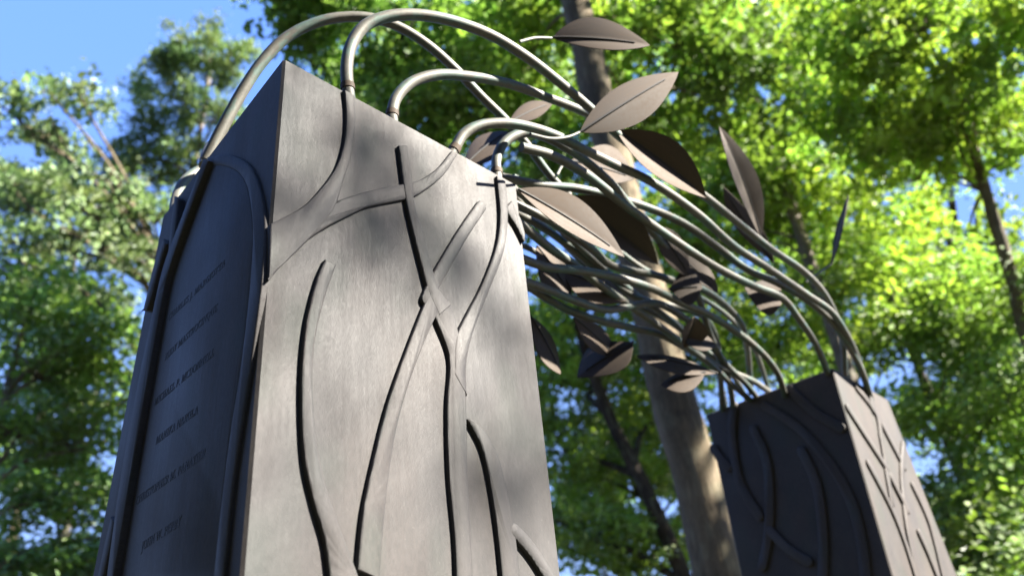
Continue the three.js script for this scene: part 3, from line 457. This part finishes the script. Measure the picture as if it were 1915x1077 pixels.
tree('broadleaf_tree', 'far tree at the foot of the left edge', { seed: 115, dens: 0.7, group: G1, trunk: stand(120, 1000, 22, 9.5), r0: 0.2, r1: 0.08, bark: barkDark, mat: GREEN.deep, leaf: 1.4,
  lobes: [...fill(35, 0, 560, 230, 1080, 20, 120, 1.3, 0.8, 8, 11)] });
// trees beside and behind the viewer
{
  const up = (x, y, z, ra, ru, ends, sprays, spread = 0.4) => [V(x, y, z), ra, ru, ends, sprays, spread];
  const post = (x, z, h) => [V(x, -0.1, z), V(x + 0.1, h * 0.4, z), V(x, h * 0.7, z + 0.1), V(x, h, z)];
  const along = (p, t) => p.clone().addScaledVector(SUN, t);
  // its crown dapples the sunlight on the pillars
  const S = (p, t, ra, ru, ends, sprays, spread = 0.3) => [along(p, t), ra, ru, ends, sprays, spread];
  const fp = (px, py) => rayPlane(px, py, P1.C, P1.fA.n);
  tree('broadleaf_tree', 'tree to the right of the memorial whose crown dapples its sunlight', { seed: 120, br: 0.012, trunk: post(9.5, 3.4, 11.5), r0: 0.2, r1: 0.07, bark: barkGrey, mat: GREEN.mid, leaf: 0.75, sprig: 2,
    lobes: [S(fp(560, 190), 11.5, 0.12, 0.1, 1, 2, 0.12), S(fp(610, 260), 11.2, 0.12, 0.1, 1, 1, 0.12), S(fp(640, 330), 12, 0.12, 0.1, 1, 1, 0.12), S(fp(900, 430), 12, 0.12, 0.1, 1, 2, 0.12), S(fp(720, 240), 11, 0.12, 0.1, 1, 1, 0.12), S(fp(700, 700), 12, 0.12, 0.1, 1, 1, 0.1), S(fp(590, 230), 11.5, 0.12, 0.1, 1, 1, 0.12), S(fp(700, 310), 11.5, 0.12, 0.1, 1, 1, 0.12), S(fp(840, 380), 11.5, 0.12, 0.1, 1, 2, 0.12), S(fp(610, 420), 11.5, 0.12, 0.1, 1, 1, 0.12), S(fp(760, 430), 11.5, 0.12, 0.1, 1, 1, 0.12), S(fp(660, 515), 11.5, 0.12, 0.1, 1, 1, 0.12), S(fp(770, 545), 11.5, 0.12, 0.1, 1, 1, 0.12), S(fp(930, 560), 11.5, 0.12, 0.1, 1, 2, 0.12), S(fp(890, 720), 11.5, 0.12, 0.1, 1, 1, 0.12), S(fp(800, 840), 11.5, 0.12, 0.1, 1, 1, 0.12), S(fp(960, 880), 11.5, 0.12, 0.1, 1, 2, 0.12), S(at(1270, 640, 3.6), 11.5, 0.45, 0.25, 4, 3, 0.3), S(at(1180, 540, 3.0), 11, 0.3, 0.2, 3, 3, 0.22)] });
  const behind = tree('broadleaf_tree', 'dense dark tree of the wood behind the viewer', { seed: 121, br: 0.06, group: 'trees of the wood behind the viewer', trunk: post(-8, 2.2, 11), r0: 0.25, r1: 0.1, bark: barkDark, mat: GREEN.shade, leaf: 2.2,
    lobes: [[0, 2, 0.5], [-1.2, 3.5, -0.8], [1.3, 4.2, 1], [0, 5.5, -1.4], [-1, 6.6, 1.2], [1.4, 7.2, -0.6], [-0.6, 8.6, 0], [0.8, 9.8, 0.8], [0, 11.2, 0], [1.4, 2.4, -1.4], [-1.6, 2.2, 1.5]].map(([x, y, z]) => up(-8 + x, y, 2.2 + z, 1.9, 1.1, 14, 9, 0.6)) });
  for (const [x, z, k, turn] of [[-6.5, 6.5, 1, 1], [-12.5, 5, 1.2, 2], [-3, 9.5, 1, 3], [-9, 11, 1.2, 4], [2, 10.5, 0.95, 5], [-3, 15, 1.3, 0.5], [7, 12, 1.1, 2.5], [13, 12, 1.2, 3.5], [-18, 9, 1.4, 1.5], [19, 8, 1, 4.4], [3, 19, 1.4, 2.2]]) {
    const t = behind.clone(); t.name = numbered('broadleaf_tree'); t.position.set(x, 0, z); t.rotation.y = turn; t.scale.setScalar(k); t.userData = { ...behind.userData }; scene.add(t);
  }
  const tk = (px, py, d, t, ra, n) => [along(at(px, py, d), t), ra, 0.5, n, 5, 0.4];
  tree('broadleaf_tree', 'tree at the right of the far pillar that keeps the grey trunk in shade', { seed: 124, br: 0.03, trunk: post(10.5, -6, 9), r0: 0.18, r1: 0.07, bark: barkGrey, mat: GREEN.mid, leaf: 1,
    lobes: [tk(1300, 860, 7.2, 8, 0.6, 4), tk(1345, 1040, 7, 8, 0.6, 5), tk(1250, 700, 7.7, 8, 0.7, 4), tk(1200, 500, 8.4, 8.5, 0.8, 5), tk(1115, 170, 9.5, 8, 0.9, 7), tk(1090, 60, 10, 8, 0.9, 6), tk(1160, 320, 9, 8, 0.8, 4)] });
  tree('broadleaf_tree', 'tall tree left of the memorial whose crown hangs high overhead', { seed: 123, br: 0.05, trunk: post(-6.2, 1.5, 12), r0: 0.22, r1: 0.1, bark: barkDark, mat: GREEN.shade, leaf: 1.5,
    lobes: [[0, 11.5, -1], [2.5, 12, -2], [-1.5, 12.5, -3], [1, 12.5, 1], [0.5, 11, 4], [3.5, 12.5, 1.5], [2, 13, -4]].map((c) => up(...c, 2, 0.7, 12, 12, 0.6)) });
}
renderer.render(scene, camera);
